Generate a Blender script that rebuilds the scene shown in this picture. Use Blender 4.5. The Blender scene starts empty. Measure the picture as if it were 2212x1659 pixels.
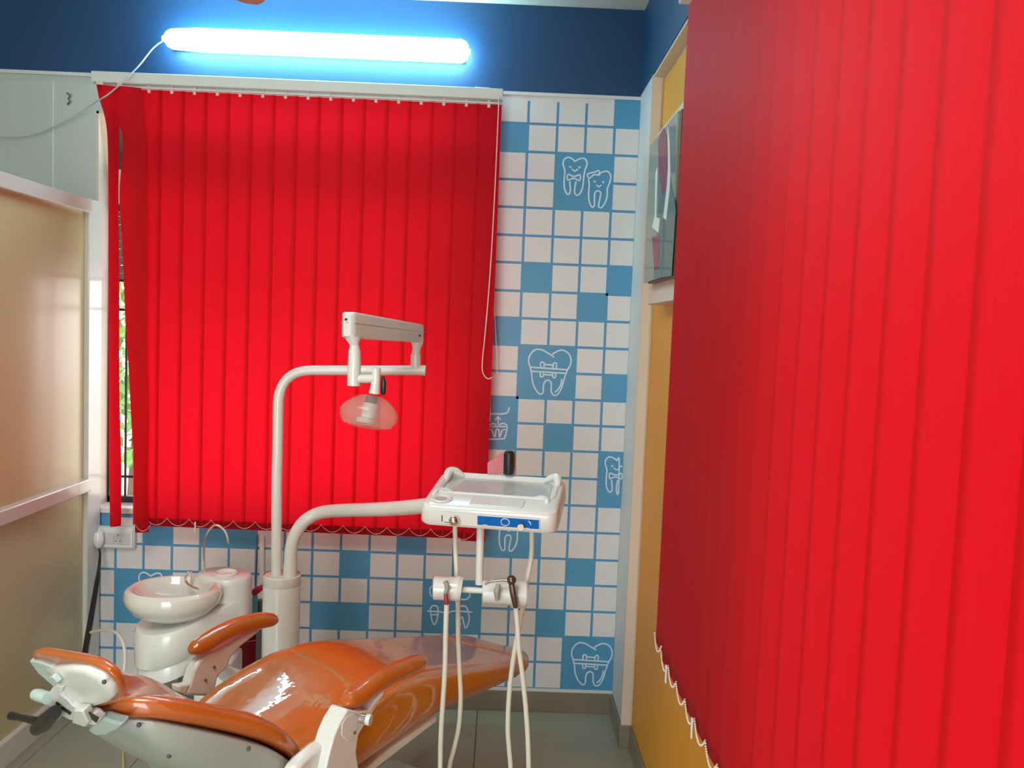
import bpy, math, random
from mathutils import Vector, Matrix
random.seed(7)
COL = bpy.context.scene.collection
SC = bpy.context.scene
# ------------------------------------------------------------------ camera
F, PX, PY, H = 1790.0, 1106.0, 829.5, 1.58
def _cam():
    d = Vector(((1084-PX)/F, (712-PY)/F, 1)).normalized()
    a = math.radians(2.2)
    u0 = Vector((-math.sin(a), math.cos(a), 0))
    dn = (u0 - d*u0.dot(d)).normalized()
    r = dn.cross(d)
    return Matrix(((r[0], d[0], -dn[0]), (r[1], d[1], -dn[1]), (r[2], d[2], -dn[2])))
MC = _cam()                      # world -> camera (right, down, forward)
def ray(px, py): return MC.transposed() @ Vector(((px-PX)/F, (py-PY)/F, 1))
def atY(px, py, Y): r = ray(px, py); v = r*(Y/r.y); return Vector((v.x, v.y, v.z+H))
def atX(px, py, X): r = ray(px, py); v = r*(X/r.x); return Vector((v.x, v.y, v.z+H))
def atZ(px, py, Z): r = ray(px, py); v = r*((Z-H)/r.z); return Vector((v.x, v.y, v.z+H))
cd = bpy.data.cameras.new('camera'); cam = bpy.data.objects.new('camera', cd); COL.objects.link(cam)
cd.sensor_width = 36; cd.lens = F/2212*36; cd.clip_start = 0.02
R = MC
rot = Matrix(((R[0][0], -R[1][0], -R[2][0]), (R[0][1], -R[1][1], -R[2][1]), (R[0][2], -R[1][2], -R[2][2])))
cam.matrix_world = Matrix.Translation((0, 0, H)) @ rot.to_4x4()
SC.camera = cam
# ------------------------------------------------------------------ world, light, exposure
w = bpy.data.worlds.new('overcast_sky'); SC.world = w; w.use_nodes = True
bgn = w.node_tree.nodes['Background']; bgn.inputs[0].default_value = (0.93, 0.97, 1.0, 1); bgn.inputs[1].default_value = 7.0
TUBE = 48.0
REAR = 27.0
TOP_FILL = 38.0
def area(name, loc, rotv, sx, sy, e, col):
    l = bpy.data.lights.new(name, 'AREA'); l.shape = 'RECTANGLE'; l.size = sx; l.size_y = sy; l.energy = e; l.color = col
    o = bpy.data.objects.new(name, l); COL.objects.link(o); o.location = loc; o.rotation_euler = rotv; return o
area('rear_window_daylight', (-1.1, -2.55, 1.08), (math.radians(90), 0, 0.0), 1.8, 2.1, REAR, (0.97, 1.0, 0.88))
area('overhead_fill', (-.9, .7, 2.80), (0, 0, 0), .9, .9, TOP_FILL, (0.95, 1.0, 0.92))  # overhead fill lamp added to brighten the lower wall
SC.view_settings.view_transform = 'Standard'; SC.view_settings.look = 'None'
SC.view_settings.gamma = 1; SC.view_settings.exposure = 0.0; SC.view_settings.use_curve_mapping = False
SC.cycles.max_bounces = 8; SC.cycles.transparent_max_bounces = 12
SC.cycles.sample_clamp_indirect = 4.0
SC.cycles.use_denoising = True
# ------------------------------------------------------------------ materials
def lin(c):
    c = c/255.0
    return c/12.92 if c <= 0.04045 else ((c+0.055)/1.055)**2.4
def rgb(*c): return (lin(c[0]), lin(c[1]), lin(c[2]), 1)
def mat(name, col, rough=.5, metal=0, coat=0, noise=0, nscale=20, bump=0, bscale=200, emit=None, es=0, spec=.5, alpha=1, trans=0, stretch=None, coatr=.05):
    m = bpy.data.materials.new(name); m.use_nodes = True; nt = m.node_tree; b = nt.nodes['Principled BSDF']
    b.inputs['Base Color'].default_value = col; b.inputs['Roughness'].default_value = rough
    b.inputs['Metallic'].default_value = metal; b.inputs['Coat Weight'].default_value = coat; b.inputs['Coat Roughness'].default_value = coatr
    b.inputs['Specular IOR Level'].default_value = spec; b.inputs['Alpha'].default_value = alpha
    b.inputs['Transmission Weight'].default_value = trans
    if emit: b.inputs['Emission Color'].default_value = emit; b.inputs['Emission Strength'].default_value = es
    tc = nt.nodes.new('ShaderNodeTexCoord'); mp = nt.nodes.new('ShaderNodeMapping'); nt.links.new(tc.outputs['Object'], mp.inputs[0])
    if stretch: mp.inputs['Scale'].default_value = stretch
    if noise:
        n = nt.nodes.new('ShaderNodeTexNoise'); n.inputs['Scale'].default_value = nscale; n.inputs['Detail'].default_value = 4
        nt.links.new(mp.outputs[0], n.inputs['Vector'])
        mx = nt.nodes.new('ShaderNodeMix'); mx.data_type = 'RGBA'; nt.links.new(n.outputs[0], mx.inputs[0])
        mx.inputs[6].default_value = tuple(min(1, x*(1+noise)) for x in col[:3])+(1,)
        mx.inputs[7].default_value = tuple(x*(1-noise) for x in col[:3])+(1,)
        nt.links.new(mx.outputs[2], b.inputs['Base Color'])
    if bump:
        n = nt.nodes.new('ShaderNodeTexNoise'); n.inputs['Scale'].default_value = bscale; n.inputs['Detail'].default_value = 3
        nt.links.new(mp.outputs[0], n.inputs['Vector'])
        bp = nt.nodes.new('ShaderNodeBump'); bp.inputs['Strength'].default_value = bump; bp.inputs['Distance'].default_value = .004 if name == 'orange_vinyl' else .002
        nt.links.new(n.outputs[0], bp.inputs['Height']); nt.links.new(bp.outputs[0], b.inputs['Normal'])
        if coat: nt.links.new(bp.outputs[0], b.inputs['Coat Normal'])
    return m
def fabric(name, col, tcol, mixf=.5):
    m = bpy.data.materials.new(name); m.use_nodes = True; nt = m.node_tree
    out = nt.nodes['Material Output']; b = nt.nodes['Principled BSDF']
    b.inputs['Base Color'].default_value = col; b.inputs['Roughness'].default_value = .62; b.inputs['Specular IOR Level'].default_value = .18
    b.inputs['Sheen Weight'].default_value = .05; b.inputs['Sheen Roughness'].default_value = .4
    tr = nt.nodes.new('ShaderNodeBsdfTranslucent')
    tc = nt.nodes.new('ShaderNodeTexCoord'); mp = nt.nodes.new('ShaderNodeMapping'); mp.inputs['Scale'].default_value = (300, 300, 14)
    nt.links.new(tc.outputs['Object'], mp.inputs[0])
    n = nt.nodes.new('ShaderNodeTexNoise'); n.inputs['Scale'].default_value = 1.0; nt.links.new(mp.outputs[0], n.inputs['Vector'])
    mx = nt.nodes.new('ShaderNodeMix'); mx.data_type = 'RGBA'; nt.links.new(n.outputs[0], mx.inputs[0])
    mx.inputs[6].default_value = tuple(x*1.12 for x in tcol[:3])+(1,); mx.inputs[7].default_value = tuple(x*.88 for x in tcol[:3])+(1,)
    nt.links.new(mx.outputs[2], tr.inputs[0])
    bp = nt.nodes.new('ShaderNodeBump'); bp.inputs['Strength'].default_value = .35; bp.inputs['Distance'].default_value = .001
    n2 = nt.nodes.new('ShaderNodeTexNoise'); n2.inputs['Scale'].default_value = 350; nt.links.new(tc.outputs['Object'], n2.inputs['Vector'])
    nt.links.new(n2.outputs[0], bp.inputs['Height']); nt.links.new(bp.outputs[0], b.inputs['Normal'])
    ms = nt.nodes.new('ShaderNodeMixShader'); ms.inputs[0].default_value = mixf
    nt.links.new(b.outputs[0], ms.inputs[1]); nt.links.new(tr.outputs[0], ms.inputs[2]); nt.links.new(ms.outputs[0], out.inputs[0])
    return m
M = {}
M['blue_paint'] = mat('blue_paint', (0.007, 0.052, 0.145, 1), .55, noise=.08, nscale=6, bump=.15, bscale=90)
M['ceiling'] = mat('ceiling_paint', (.62, .60, .55, 1), .8, noise=.03, nscale=3)
M['grey_wall'] = mat('grey_wall_paint', (.50, .56, .52, 1), .6, noise=.03, nscale=4, bump=.1)
M['white_wall'] = mat('white_wall_paint', (.66, .68, .66, 1), .5, noise=.03, nscale=5)
M['cream_wall'] = mat('cream_wall_paint', (.66, .58, .47, 1), .55, noise=.03, nscale=5)
M['yellow'] = mat('yellow_wall_paint', (.74, .34, .022, 1), .5, noise=.05, nscale=4, bump=.1)
M['paper_blue'] = mat('wallpaper_blue', (.085, .30, .54, 1), .35, noise=.04, nscale=8)
M['paper_blue2'] = mat('wallpaper_blue_block', (.075, .30, .52, 1), .35, noise=.05, nscale=10)
M['paper_white'] = mat('wallpaper_white', (.70, .69, .69, 1), .38, noise=.03, nscale=12)
M['print_white'] = mat('printed_line', (.62, .74, .86, 1), .4)
M['red'] = fabric('red_blind_fabric', (.42, .003, .008, 1), (.86, .004, .018, 1), .5)
M['white_metal'] = mat('white_metal', (.72, .74, .70, 1), .3, coat=.3)
M['alu'] = mat('white_aluminium', (.60, .60, .56, 1), .28, coat=.3)
M['white_plastic'] = mat('white_plastic', (.74, .77, .74, 1), .25, coat=.4, coatr=.1)
M['shade_grey'] = mat('shaded_white_plastic', (.33, .37, .33, 1), .35, noise=.05)  # white chair-back shell, its shade put into a grey-green base colour
M['ceramic'] = mat('ceramic', (.74, .74, .69, 1), .12, coat=1, coatr=.04)
M['orange'] = mat('orange_vinyl', (.56, .16, .010, 1), .38, coat=1, noise=.16, nscale=7, bump=.7, bscale=9, coatr=.04, stretch=(1, 1.6, 1))
M['orange'].node_tree.nodes['Principled BSDF'].inputs['Coat IOR'].default_value = 1.9
M['orange_back'] = mat('orange_vinyl_bolster', (.46, .10, .008, 1), .35, coat=1, noise=.18, nscale=6, bump=.5, bscale=10, coatr=.05)
M['orange_arm'] = mat('orange_armrest', (.50, .115, .010, 1), .3, coat=1, noise=.08, nscale=12, coatr=.06)
M['chrome'] = mat('chrome', (.75, .74, .7, 1), .2, metal=1)
M['dark_metal'] = mat('dark_metal', (.16, .12, .11, 1), .25, metal=.8)
M['black'] = mat('black_plastic', (.012, .013, .014, 1), .35)
M['hose'] = mat('cream_hose', (.72, .73, .63, 1), .35)
M['cable'] = mat('grey_white_cable', (.5, .54, .54, 1), .5)
M['beige'] = mat('beige_laminate', (.50, .45, .25, 1), .28, noise=.10, nscale=2.0, stretch=(1, 1, .35), coat=.25, coatr=.2)
M['floor'] = mat('floor_tile', (.34, .33, .25, 1), .22, noise=.08, nscale=5)
M['grout'] = mat('floor_grout', (.12, .12, .10, 1), .7)
M['skirt'] = mat('skirting_tile', (.22, .19, .145, 1), .3, noise=.12, nscale=9)
M['sill'] = mat('sill_stone', (.72, .66, .64, 1), .35)
M['iron'] = mat('black_iron', (.012, .012, .010, 1), .5)
M['bead'] = mat('bead_chain', (.80, .62, .60, 1), .35)
M['socket'] = mat('socket_plastic', (.58, .61, .58, 1), .4)
M['lblue'] = mat('blue_strip', (.0, .13, .50, 1), .5, spec=.2)
M['tray_sheet'] = mat('tray_sheet', (.50, .51, .50, 1), .2, coat=.6)
M['darkred'] = mat('dark_red_plastic', (.35, .01, .03, 1), .35)
M['teal'] = mat('teal_plastic', (.08, .45, .5, 1), .3)
M['brownwood'] = mat('brown_wood', (.13, .07, .035, 1), .5, noise=.2, nscale=10)
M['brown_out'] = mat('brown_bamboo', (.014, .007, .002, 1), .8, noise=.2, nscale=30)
M['leaf'] = mat('leaf_green', (.12, .30, .06, 1), .5, noise=.4, nscale=3)
M['bark'] = mat('tree_bark', (.08, .05, .03, 1), .9, noise=.3, nscale=8)
M['ground'] = mat('outdoor_ground', (.60, .55, .46, 1), .9, noise=.1, nscale=2)
M['peach'] = mat('peach_fan_paint', (.62, .36, .28, 1), .4)
M['beigeknob'] = mat('beige_knob', (.72, .55, .38, 1), .4)
M['darkgrey'] = mat('dark_grey_steel', (.09, .10, .09, 1), .4)
M['tube'] = mat('lit_diffuser', (.9, .95, 1, 1), .5, emit=(.42, .86, 1, 1), es=TUBE)
M['pink_gloss'] = mat('pink_gloss', (.62, .16, .20, 1), .15, coat=.5)
M['yellow_cable'] = mat('yellowish_cable', (.62, .55, .25, 1), .5)
def clear(name, col, f):
    m = bpy.data.materials.new(name); m.use_nodes = True; nt = m.node_tree; out = nt.nodes['Material Output']; b = nt.nodes['Principled BSDF']
    b.inputs['Base Color'].default_value = col; b.inputs['Roughness'].default_value = .15
    t = nt.nodes.new('ShaderNodeBsdfTransparent'); t.inputs[0].default_value = (.93, .9, .88, 1)
    n = nt.nodes.new('ShaderNodeTexNoise'); n.inputs['Scale'].default_value = 8
    mr = nt.nodes.new('ShaderNodeMapRange'); mr.inputs['To Min'].default_value = f-.04; mr.inputs['To Max'].default_value = f+.04
    nt.links.new(n.outputs[0], mr.inputs[0])
    ms = nt.nodes.new('ShaderNodeMixShader'); nt.links.new(mr.outputs[0], ms.inputs[0])
    nt.links.new(t.outputs[0], ms.inputs[1]); nt.links.new(b.outputs[0], ms.inputs[2]); nt.links.new(ms.outputs[0], out.inputs[0]); return m
M['shield'] = clear('lamp_shield', (.62, .50, .45, 1), .30)
M['glass'] = clear('window_glass', (.8, .85, .85, 1), .06)
# ------------------------------------------------------------------ mesh helpers
class MB:
    def __init__(s): s.v = []; s.f = []
    def add(s, vs, fs):
        k = len(s.v); s.v += [tuple(x) for x in vs]; s.f += [tuple(i+k for i in f) for f in fs]; return s
    def box(s, x0, x1, y0, y1, z0, z1, T=None):
        vs = [Vector((x, y, z)) for z in (z0, z1) for x, y in ((x0, y0), (x1, y0), (x1, y1), (x0, y1))]
        if T: vs = [T @ v for v in vs]
        return s.add(vs, [(0, 3, 2, 1), (4, 5, 6, 7), (0, 1, 5, 4), (1, 2, 6, 5), (2, 3, 7, 6), (3, 0, 4, 7)])
    def tube(s, pts, r, n=10, el=1.0, side=None, smooth=0):
        pts = [Vector(p) for p in pts]
        rs = r if isinstance(r, (list, tuple)) else [r]*len(pts)
        if smooth: pts, rs = cat(pts, rs, smooth)
        m = len(pts); up = Vector(side) if side else None
        rings = []; prev = None
        for i, p in enumerate(pts):
            t = (pts[min(i+1, m-1)]-pts[max(i-1, 0)]).normalized()
            if up is not None: a = up - t*up.dot(t)
            elif prev is None:
                a = Vector((0, 0, 1)) if abs(t.z) < .9 else Vector((1, 0, 0)); a = a - t*a.dot(t)
            else: a = prev - t*prev.dot(t)
            a.normalize(); prev = a; b = t.cross(a)
            rings.append([p + a*(math.cos(2*math.pi*k/n)*rs[i]*el) + b*(math.sin(2*math.pi*k/n)*rs[i]) for k in range(n)])
        vs = [v for rg in rings for v in rg]; fs = []
        for i in range(m-1):
            for k in range(n):
                a, b = i*n+k, i*n+(k+1) % n; fs.append((a, b, b+n, a+n))
        fs.append(tuple(range(n-1, -1, -1))); fs.append(tuple((m-1)*n+k for k in range(n)))
        return s.add(vs, fs)
    def lathe(s, prof, n=32, T=None, sx=1, sy=1, close=True):
        vs = []; fs = []
        for r, z in prof:
            for k in range(n):
                a = 2*math.pi*k/n; vs.append(Vector((r*math.cos(a)*sx, r*math.sin(a)*sy, z)))
        if T: vs = [T @ v for v in vs]
        m = len(prof)
        for i in range(m-1):
            for k in range(n):
                a, b = i*n+k, i*n+(k+1) % n; fs.append((a, b, b+n, a+n))
        if close: fs.append(tuple(range(n-1, -1, -1))); fs.append(tuple((m-1)*n+k for k in range(n)))
        return s.add(vs, fs)
    def prism(s, poly, d):            # poly: 3d points, d: extrude vector
        poly = [Vector(p) for p in poly]; d = Vector(d); n = len(poly)
        vs = poly + [p+d for p in poly]
        fs = [tuple(range(n-1, -1, -1)), tuple(range(n, 2*n))] + [(i, (i+1) % n, (i+1) % n+n, i+n) for i in range(n)]
        return s.add(vs, fs)
    def loft(s, rings):
        n = len(rings[0]); vs = [v for r in rings for v in r]; fs = []
        for i in range(len(rings)-1):
            for k in range(n):
                a, b = i*n+k, i*n+(k+1) % n; fs.append((a, b, b+n, a+n))
        fs.append(tuple(range(n-1, -1, -1))); fs.append(tuple((len(rings)-1)*n+k for k in range(n)))
        return s.add(vs, fs)
    def grid(s, rows):
        n = len(rows[0]); vs = [v for r in rows for v in r]; fs = []
        for i in range(len(rows)-1):
            for k in range(n-1):
                a = i*n+k; fs.append((a, a+1, a+1+n, a+n))
        return s.add(vs, fs)
    def ball(s, c, r, n=8, m=5):
        c = Vector(c); rings = []
        for i in range(m+1):
            a = math.pi*(i+.001)/(m+.002)
            rings.append([c+Vector((math.sin(a)*math.cos(2*math.pi*k/n), math.sin(a)*math.sin(2*math.pi*k/n), -math.cos(a)))*r for k in range(n)])
        return s.loft(rings)
    def build(s, name, m, parent=None, bevel=0, seg=2, smooth=True, sub=0, angle=35):
        me = bpy.data.meshes.new(name); vv = s.v
        inv = None
        if parent is not None: inv = wm(parent).inverted(); vv = [tuple(inv @ Vector(v)) for v in vv]
        me.from_pydata(vv, [], s.f); me.validate(); me.materials.append(M[m] if isinstance(m, str) else m)
        import bmesh
        bm = bmesh.new(); bm.from_mesh(me); bmesh.ops.recalc_face_normals(bm, faces=bm.faces[:]); bm.to_mesh(me); bm.free()
        o = bpy.data.objects.new(name, me); COL.objects.link(o)
        if parent is not None: o.parent = parent
        if bevel:
            b = o.modifiers.new('bevel', 'BEVEL'); b.width = bevel; b.segments = seg; b.limit_method = 'ANGLE'; b.angle_limit = math.radians(30)
        if sub:
            b = o.modifiers.new('subdivision', 'SUBSURF'); b.levels = sub; b.render_levels = sub
        if smooth:
            for p in me.polygons: p.use_smooth = True
            try: me.set_sharp_from_angle(angle=math.radians(angle))
            except Exception: pass
        return o
WM = {}
def wm(o): return WM[o.name] if o.name in WM else (wm(o.parent) if o.parent else Matrix.Identity(4))
def cat(pts, rs, k):
    P = [pts[0]]+pts+[pts[-1]]; Q = [rs[0]]+list(rs)+[rs[-1]]; op = []; orr = []
    for i in range(1, len(P)-2):
        for j in range(k):
            t = j/k; a, b, c, d = P[i-1], P[i], P[i+1], P[i+2]
            op.append(.5*((2*b)+(c-a)*t+(2*a-5*b+4*c-d)*t*t+(3*b-a-3*c+d)*t**3)); orr.append(Q[i]*(1-t)+Q[i+1]*t)
    op.append(pts[-1]); orr.append(rs[-1]); return op, orr
def tag(o, label=None, cat_=None, group=None, kind=None):
    if label: o['label'] = label
    if cat_: o['category'] = cat_
    if group: o['group'] = group
    if kind: o['kind'] = kind
    return o
def thing(name, loc, label, cat_, group=None, rz=0):
    o = bpy.data.objects.new(name, None); COL.objects.link(o); o.location = loc; o.rotation_euler = (0, 0, rz); o.empty_display_size = .1
    WM[o.name] = Matrix.Translation(loc) @ Matrix.Rotation(rz, 4, 'Z')
    return tag(o, label, cat_, group)
def struct(name, label=None, mb=None, m=None, bevel=0, cat_=None):
    o = mb.build(name, m, None, bevel)
    return tag(o, label, cat_, None, 'structure')
# ================================================================== ROOM
YW = 3.36; XR = .52; XN = .56; CZ = 2.86; XL = -3.0; YB = -2.4
OX0, OX1, OZ0, OZ1 = -1.635, -.115, .792, 2.38          # back window opening
b = MB()
b.box(XL, OX0, YW, YW+.12, 0, CZ).box(OX1, XR+.3, YW, YW+.12, 0, CZ).box(OX0, OX1, YW, YW+.12, 0, OZ0).box(OX0, OX1, YW, YW+.12, OZ1, CZ)
wall_back = struct('wall_back', 'back wall with blue band over chequered tooth wallpaper', b, 'grey_wall', cat_='wall')
b = MB().box(XL, XR-.001, YW-.004, YW+.001, 2.523, CZ-.001); b.build('blue_band', 'blue_paint', wall_back)
b = MB().box(XL, XR-.002, YW-.009, YW+.001, 2.510, 2.523); b.build('white_strip', 'white_wall', wall_back)
b = MB().box(OX0-.02, XR-.002, YW-.008, YW+.001, .086, .098); b.build('white_strip', 'white_wall', wall_back)
# wallpaper ground around the opening (the blue that shows as thin lines)
b = MB().box(OX1, XR-.001, YW-.003, YW+.001, .098, 2.497).box(OX0-.01, OX1, YW-.003, YW+.001, .098, OZ0-.012)
b.build('wallpaper', 'paper_blue', wall_back, smooth=False)
b = MB().box(OX1, .415, YW-.0035, YW+.001, 2.49, 2.51); b.build('wallpaper_edge', 'paper_white', wall_back, smooth=False)
XS = [-1.66, -1.543, -1.429, -1.314, -1.199, -1.082, -.970, -.855, -.741, -.625, -.508, -.393, -.28, -.163, -.045, .0735, .190, .304, .4185, .535]
ZS = [2.508, 2.401, 2.291, 2.180, 2.071, 1.960, 1.851, 1.738, 1.629, 1.520, 1.413, 1.307, 1.203, 1.096, .984, .872, .761, .648, .540, .430, .321, .210, .097]
# column index: 0..13 = left, 14..18 = c0..c4
blue = {(18, 0), (14, 1), (15, 6), (18, 6), (17, 7), (14, 8), (18, 10), (16, 12), (17, 17), (16, 19), (11, 16), (9, 17), (8, 19), (9, 19), (2, 16), (4, 16), (5, 16), (0, 16), (2, 21)}
big = [(16, 2), (15, 9), (13, 11), (18, 13), (14, 15), (1, 18), (12, 18), (17, 20)]
inbig = {(c+i, r+j) for c, r in big for i in (0, 1) for j in (0, 1)}
def clipcell(x0, x1, z0, z1):
    if x0 < OX0-.008: x0 = OX0-.008
    if x1 > XR-.004: x1 = XR-.004
    if z1 > OZ0-.015:
        if x1 < OX1+.01: z1 = OZ0-.015
        elif x0 < OX1+.004: x0 = OX1+.004
    return (x0, x1, z0, z1) if x1-x0 > .012 and z1-z0 > .012 else None
LW = .0052
for c in range(19):
    for r in range(22):
        if (c, r) in inbig: continue
        x0, x1, z1, z0 = XS[c], XS[c+1], ZS[r], ZS[r+1]
        isb = (c, r) in blue
        if isb: q = clipcell(x0-(0 if (c-1, r) in blue else LW), x1+(0 if (c+1, r) in blue else LW), z0-LW, z1+LW)
        else: q = clipcell(x0+LW, x1-LW, z0+LW, z1-LW)
        if not q: continue
        d = .0042 if isb else .005
        o = MB().box(q[0], q[1], YW-d, YW-.0025, q[2], q[3]).build('tile', 'paper_blue2' if isb else 'paper_white', wall_back, smooth=False)
        if isb: o['label'] = 'blue square'
for c, r in big:
    q = clipcell(XS[c]-LW, XS[min(c+2, 19)]+LW, ZS[r+2]-LW, ZS[r]+LW)
    if q:
        o = MB().box(q[0], q[1], YW-.0040, YW-.0025, q[2], q[3]).build('tile', 'paper_blue2', wall_back, smooth=False)
        o['label'] = 'large blue square with white line drawing'
# ---- printed line drawings
def lines(name, polys, fn, r=.0031, dots=()):
    b = MB(); inv = []
    for p in polys:
        pp = [fn(*q) for q in p]; pp = [q for q in pp if q[0] < XR-.006]
        if len(pp) < 2: continue
        v = [Vector((x, YW-.0045, z)) for x, z in pp]
        if len(v) > 3: v, _ = cat(v, [1]*len(v), 4)
        k = len(b.v); b.tube(v, r, 8, side=(0, 1, 0))
        for i in range(k, len(b.v)):
            x, y, z = b.v[i]; b.v[i] = (x, YW-.0045+(y-(YW-.0045))*.35, z)
    for x, y in dots:
        X, Z = fn(x, y)
        if X < XR-.006: b.lathe([(.0001, -.001), (.0045, -.001), (.0045, .001), (.0001, .001)], 10, T=Matrix.Translation((X, YW-.0045, Z)) @ Matrix.Rotation(math.pi/2, 4, 'X'))
    if b.v: b.build(name, 'print_white', wall_back)
def local(cx, cy, X, Z, s):
    def f(x, y):
        return (X+(x-cx)*s+(y-cy)*s*.040*0, Z-(y-cy)*s)
    return f
brace = [[(560, 620), (540, 605), (510, 588), (470, 568), (430, 562), (395, 580), (370, 620), (365, 660), (378, 700), (393, 760), (400, 810), (420, 860), (445, 895), (470, 910), (487, 890), (487, 850), (495, 815), (520, 798), (545, 815), (548, 860), (552, 892), (575, 915), (605, 900), (630, 850), (645, 790), (665, 720), (690, 670), (690, 620), (665, 580), (620, 562), (580, 575), (545, 598)],
         [(385, 703), (675, 712)], [(390, 734), (660, 740)], [(460, 700), (458, 668), (470, 660), (485, 668), (486, 700)], [(555, 704), (558, 670), (570, 662), (582, 670), (580, 706)],
         [(458, 738), (460, 768), (470, 775), (482, 768), (482, 738)], [(553, 740), (556, 770), (568, 778), (578, 770), (578, 740)], [(488, 678), (555, 680)], [(488, 756), (552, 758)], [(628, 785), (622, 830), (600, 870), (578, 890)]]
gent = [[(725, 615), (700, 595), (668, 586), (640, 605), (635, 640), (650, 690), (648, 760), (652, 815), (668, 855), (688, 862), (698, 835), (690, 765)], [(738, 765), (730, 840), (748, 868), (775, 850), (792, 800), (796, 730), (806, 670), (817, 625), (800, 592), (770, 590), (742, 603), (725, 615)],
        [(703, 672), (725, 688), (748, 672)], [(708, 726), (674, 714), (674, 756), (708, 744), (730, 744), (766, 756), (766, 714), (730, 726), (708, 726)]]
lady = [[(905, 712), (940, 695), (975, 690), (1000, 720), (997, 765), (980, 820), (980, 880), (965, 930), (940, 965), (918, 955), (925, 900), (930, 855), (908, 838), (885, 858), (885, 910), (885, 955), (865, 960), (845, 920), (838, 860), (840, 800), (832, 755)],
        [(893, 795), (912, 808), (932, 795)], [(855, 705), (822, 718), (838, 748), (866, 722), (880, 718), (915, 718), (908, 688), (880, 698), (855, 705)]]
s0 = 1/3.6075*.001890
tooth_c = atY(1040+725/3.6075, 180+720/3.6075, YW)
lines('tooth_drawing', gent, local(725, 720, tooth_c.x, tooth_c.z, s0), dots=[(690, 657), (760, 657)])
q = atY(1040+915/3.6075, 180+820/3.6075, YW); lines('tooth_drawing', lady, local(915, 820, q.x, q.z, s0), dots=[(880, 770), (945, 772)])
q = atY(1040+530/3.6075, 600+740/3.6075, YW); lines('tooth_drawing', brace, local(530, 740, q.x, q.z, s0))
q = atY(1040+788/3.3175, 1040+1310/3.3175, YW); lines('tooth_drawing', brace, local(530, 740, q.x, q.z, s0*.98))
q = atY(1331, 1024, YW); lines('tooth_drawing', gent, local(725, 720, q.x, q.z, s0), dots=[(690, 657), (760, 657)])
q = atY(1098, 1150, YW); lines('tooth_drawing', lady[:2], local(908, 820, q.x, q.z, s0))
lines('tooth_drawing', gent, local(725, 720, -1.40, .46, s0), dots=[(690, 657), (760, 657)])
def c3(x, y): p = atY(1040+x/3.6075, 600+y/3.6075, YW); return p.x, p.z
lines('tooth_drawing', [[(20, 1060), (100, 1060), (175, 1060), (205, 1045), (218, 1008)], [(130, 1142), (130, 1085)], [(110, 1105), (130, 1078), (150, 1105)], [(20, 1160), (190, 1158)],
      [(60, 1150), (80, 1138), (105, 1140), (115, 1150)], [(135, 1150), (160, 1135), (190, 1142), (200, 1165), (185, 1235), (165, 1255), (20, 1258)],
      [(60, 1185), (80, 1185), (100, 1240)], [(105, 1240), (115, 1185), (135, 1185), (140, 1240)], [(145, 1235), (160, 1190), (185, 1180)]], c3)
def c8(x, y): p = atY(900+x/3.615, 1200+y/3.615, YW); return p.x, p.z
lines('tooth_drawing', [[(165, 395), (130, 390), (110, 410), (110, 450), (122, 510), (138, 535), (155, 515), (168, 450), (165, 395)], [(85, 432), (180, 437), (235, 447), (300, 432), (435, 440)],
      [(335, 395), (380, 395), (400, 425), (411, 490), (398, 545), (378, 562), (368, 520), (355, 478), (340, 495), (342, 540), (330, 555)],
      [(130, 232), (105, 255), (108, 300), (125, 320)], [(345, 342), (395, 338), (415, 310), (412, 285)], [(112, 460), (165, 460)]], c8)
# ---- right wall: blue band, white return, recess
b = MB().box(XR, XR+.3, 3.085, YW+.2, 0, CZ)                     # pier at the corner
b.box(XR, XR+.3, YB, 3.085, 2.52, CZ)                            # over the recess
b.box(XN, XN+.3, 1.30, 3.085, 0, 2.52).box(XN, XN+.3, YB, 1.30, 0, .80).box(XN, XN+.3, YB, -.5, .8, 2.52).box(XN, XN+.3, -.5, 1.30, 2.25, 2.52)
wall_right = struct('wall_right', 'right wall, white pier beside a yellow recess under a blue band', b, 'cream_wall', cat_='wall')
MB().box(XR-.004, XR+.001, YB, YW-.004, 2.53, CZ-.001).build('blue_band', 'blue_paint', wall_right)
MB().box(XR-.003, XR+.001, 3.087, YW-.004, .09, 2.53).build('white_pier_face', 'white_wall', wall_right)
MB().box(XN-.004, XN+.001, 1.30, 3.083, .085, 2.508).build('yellow_paint', 'yellow', wall_right)
# right window reveal
wr = MB().box(XN+.12, XN+.15, -.5, 1.3, .80, .85).box(XN+.12, XN+.15, -.5, 1.3, 2.2, 2.25).box(XN+.12, XN+.15, -.5, -.45, .8, 2.25).box(XN+.12, XN+.15, 1.25, 1.30, .8, 2.25).box(XN+.12, XN+.15, .38, .42, .8, 2.25)
win2 = struct('window_2', 'window in the right wall behind the large red blind', wr, 'white_metal', .003, cat_='window')
MB().box(XN+.133, XN+.137, -.45, .38, .85, 2.2).build('pane', 'glass', win2); MB().box(XN+.133, XN+.137, .42, 1.25, .85, 2.2).build('pane', 'glass', win2)
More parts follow.
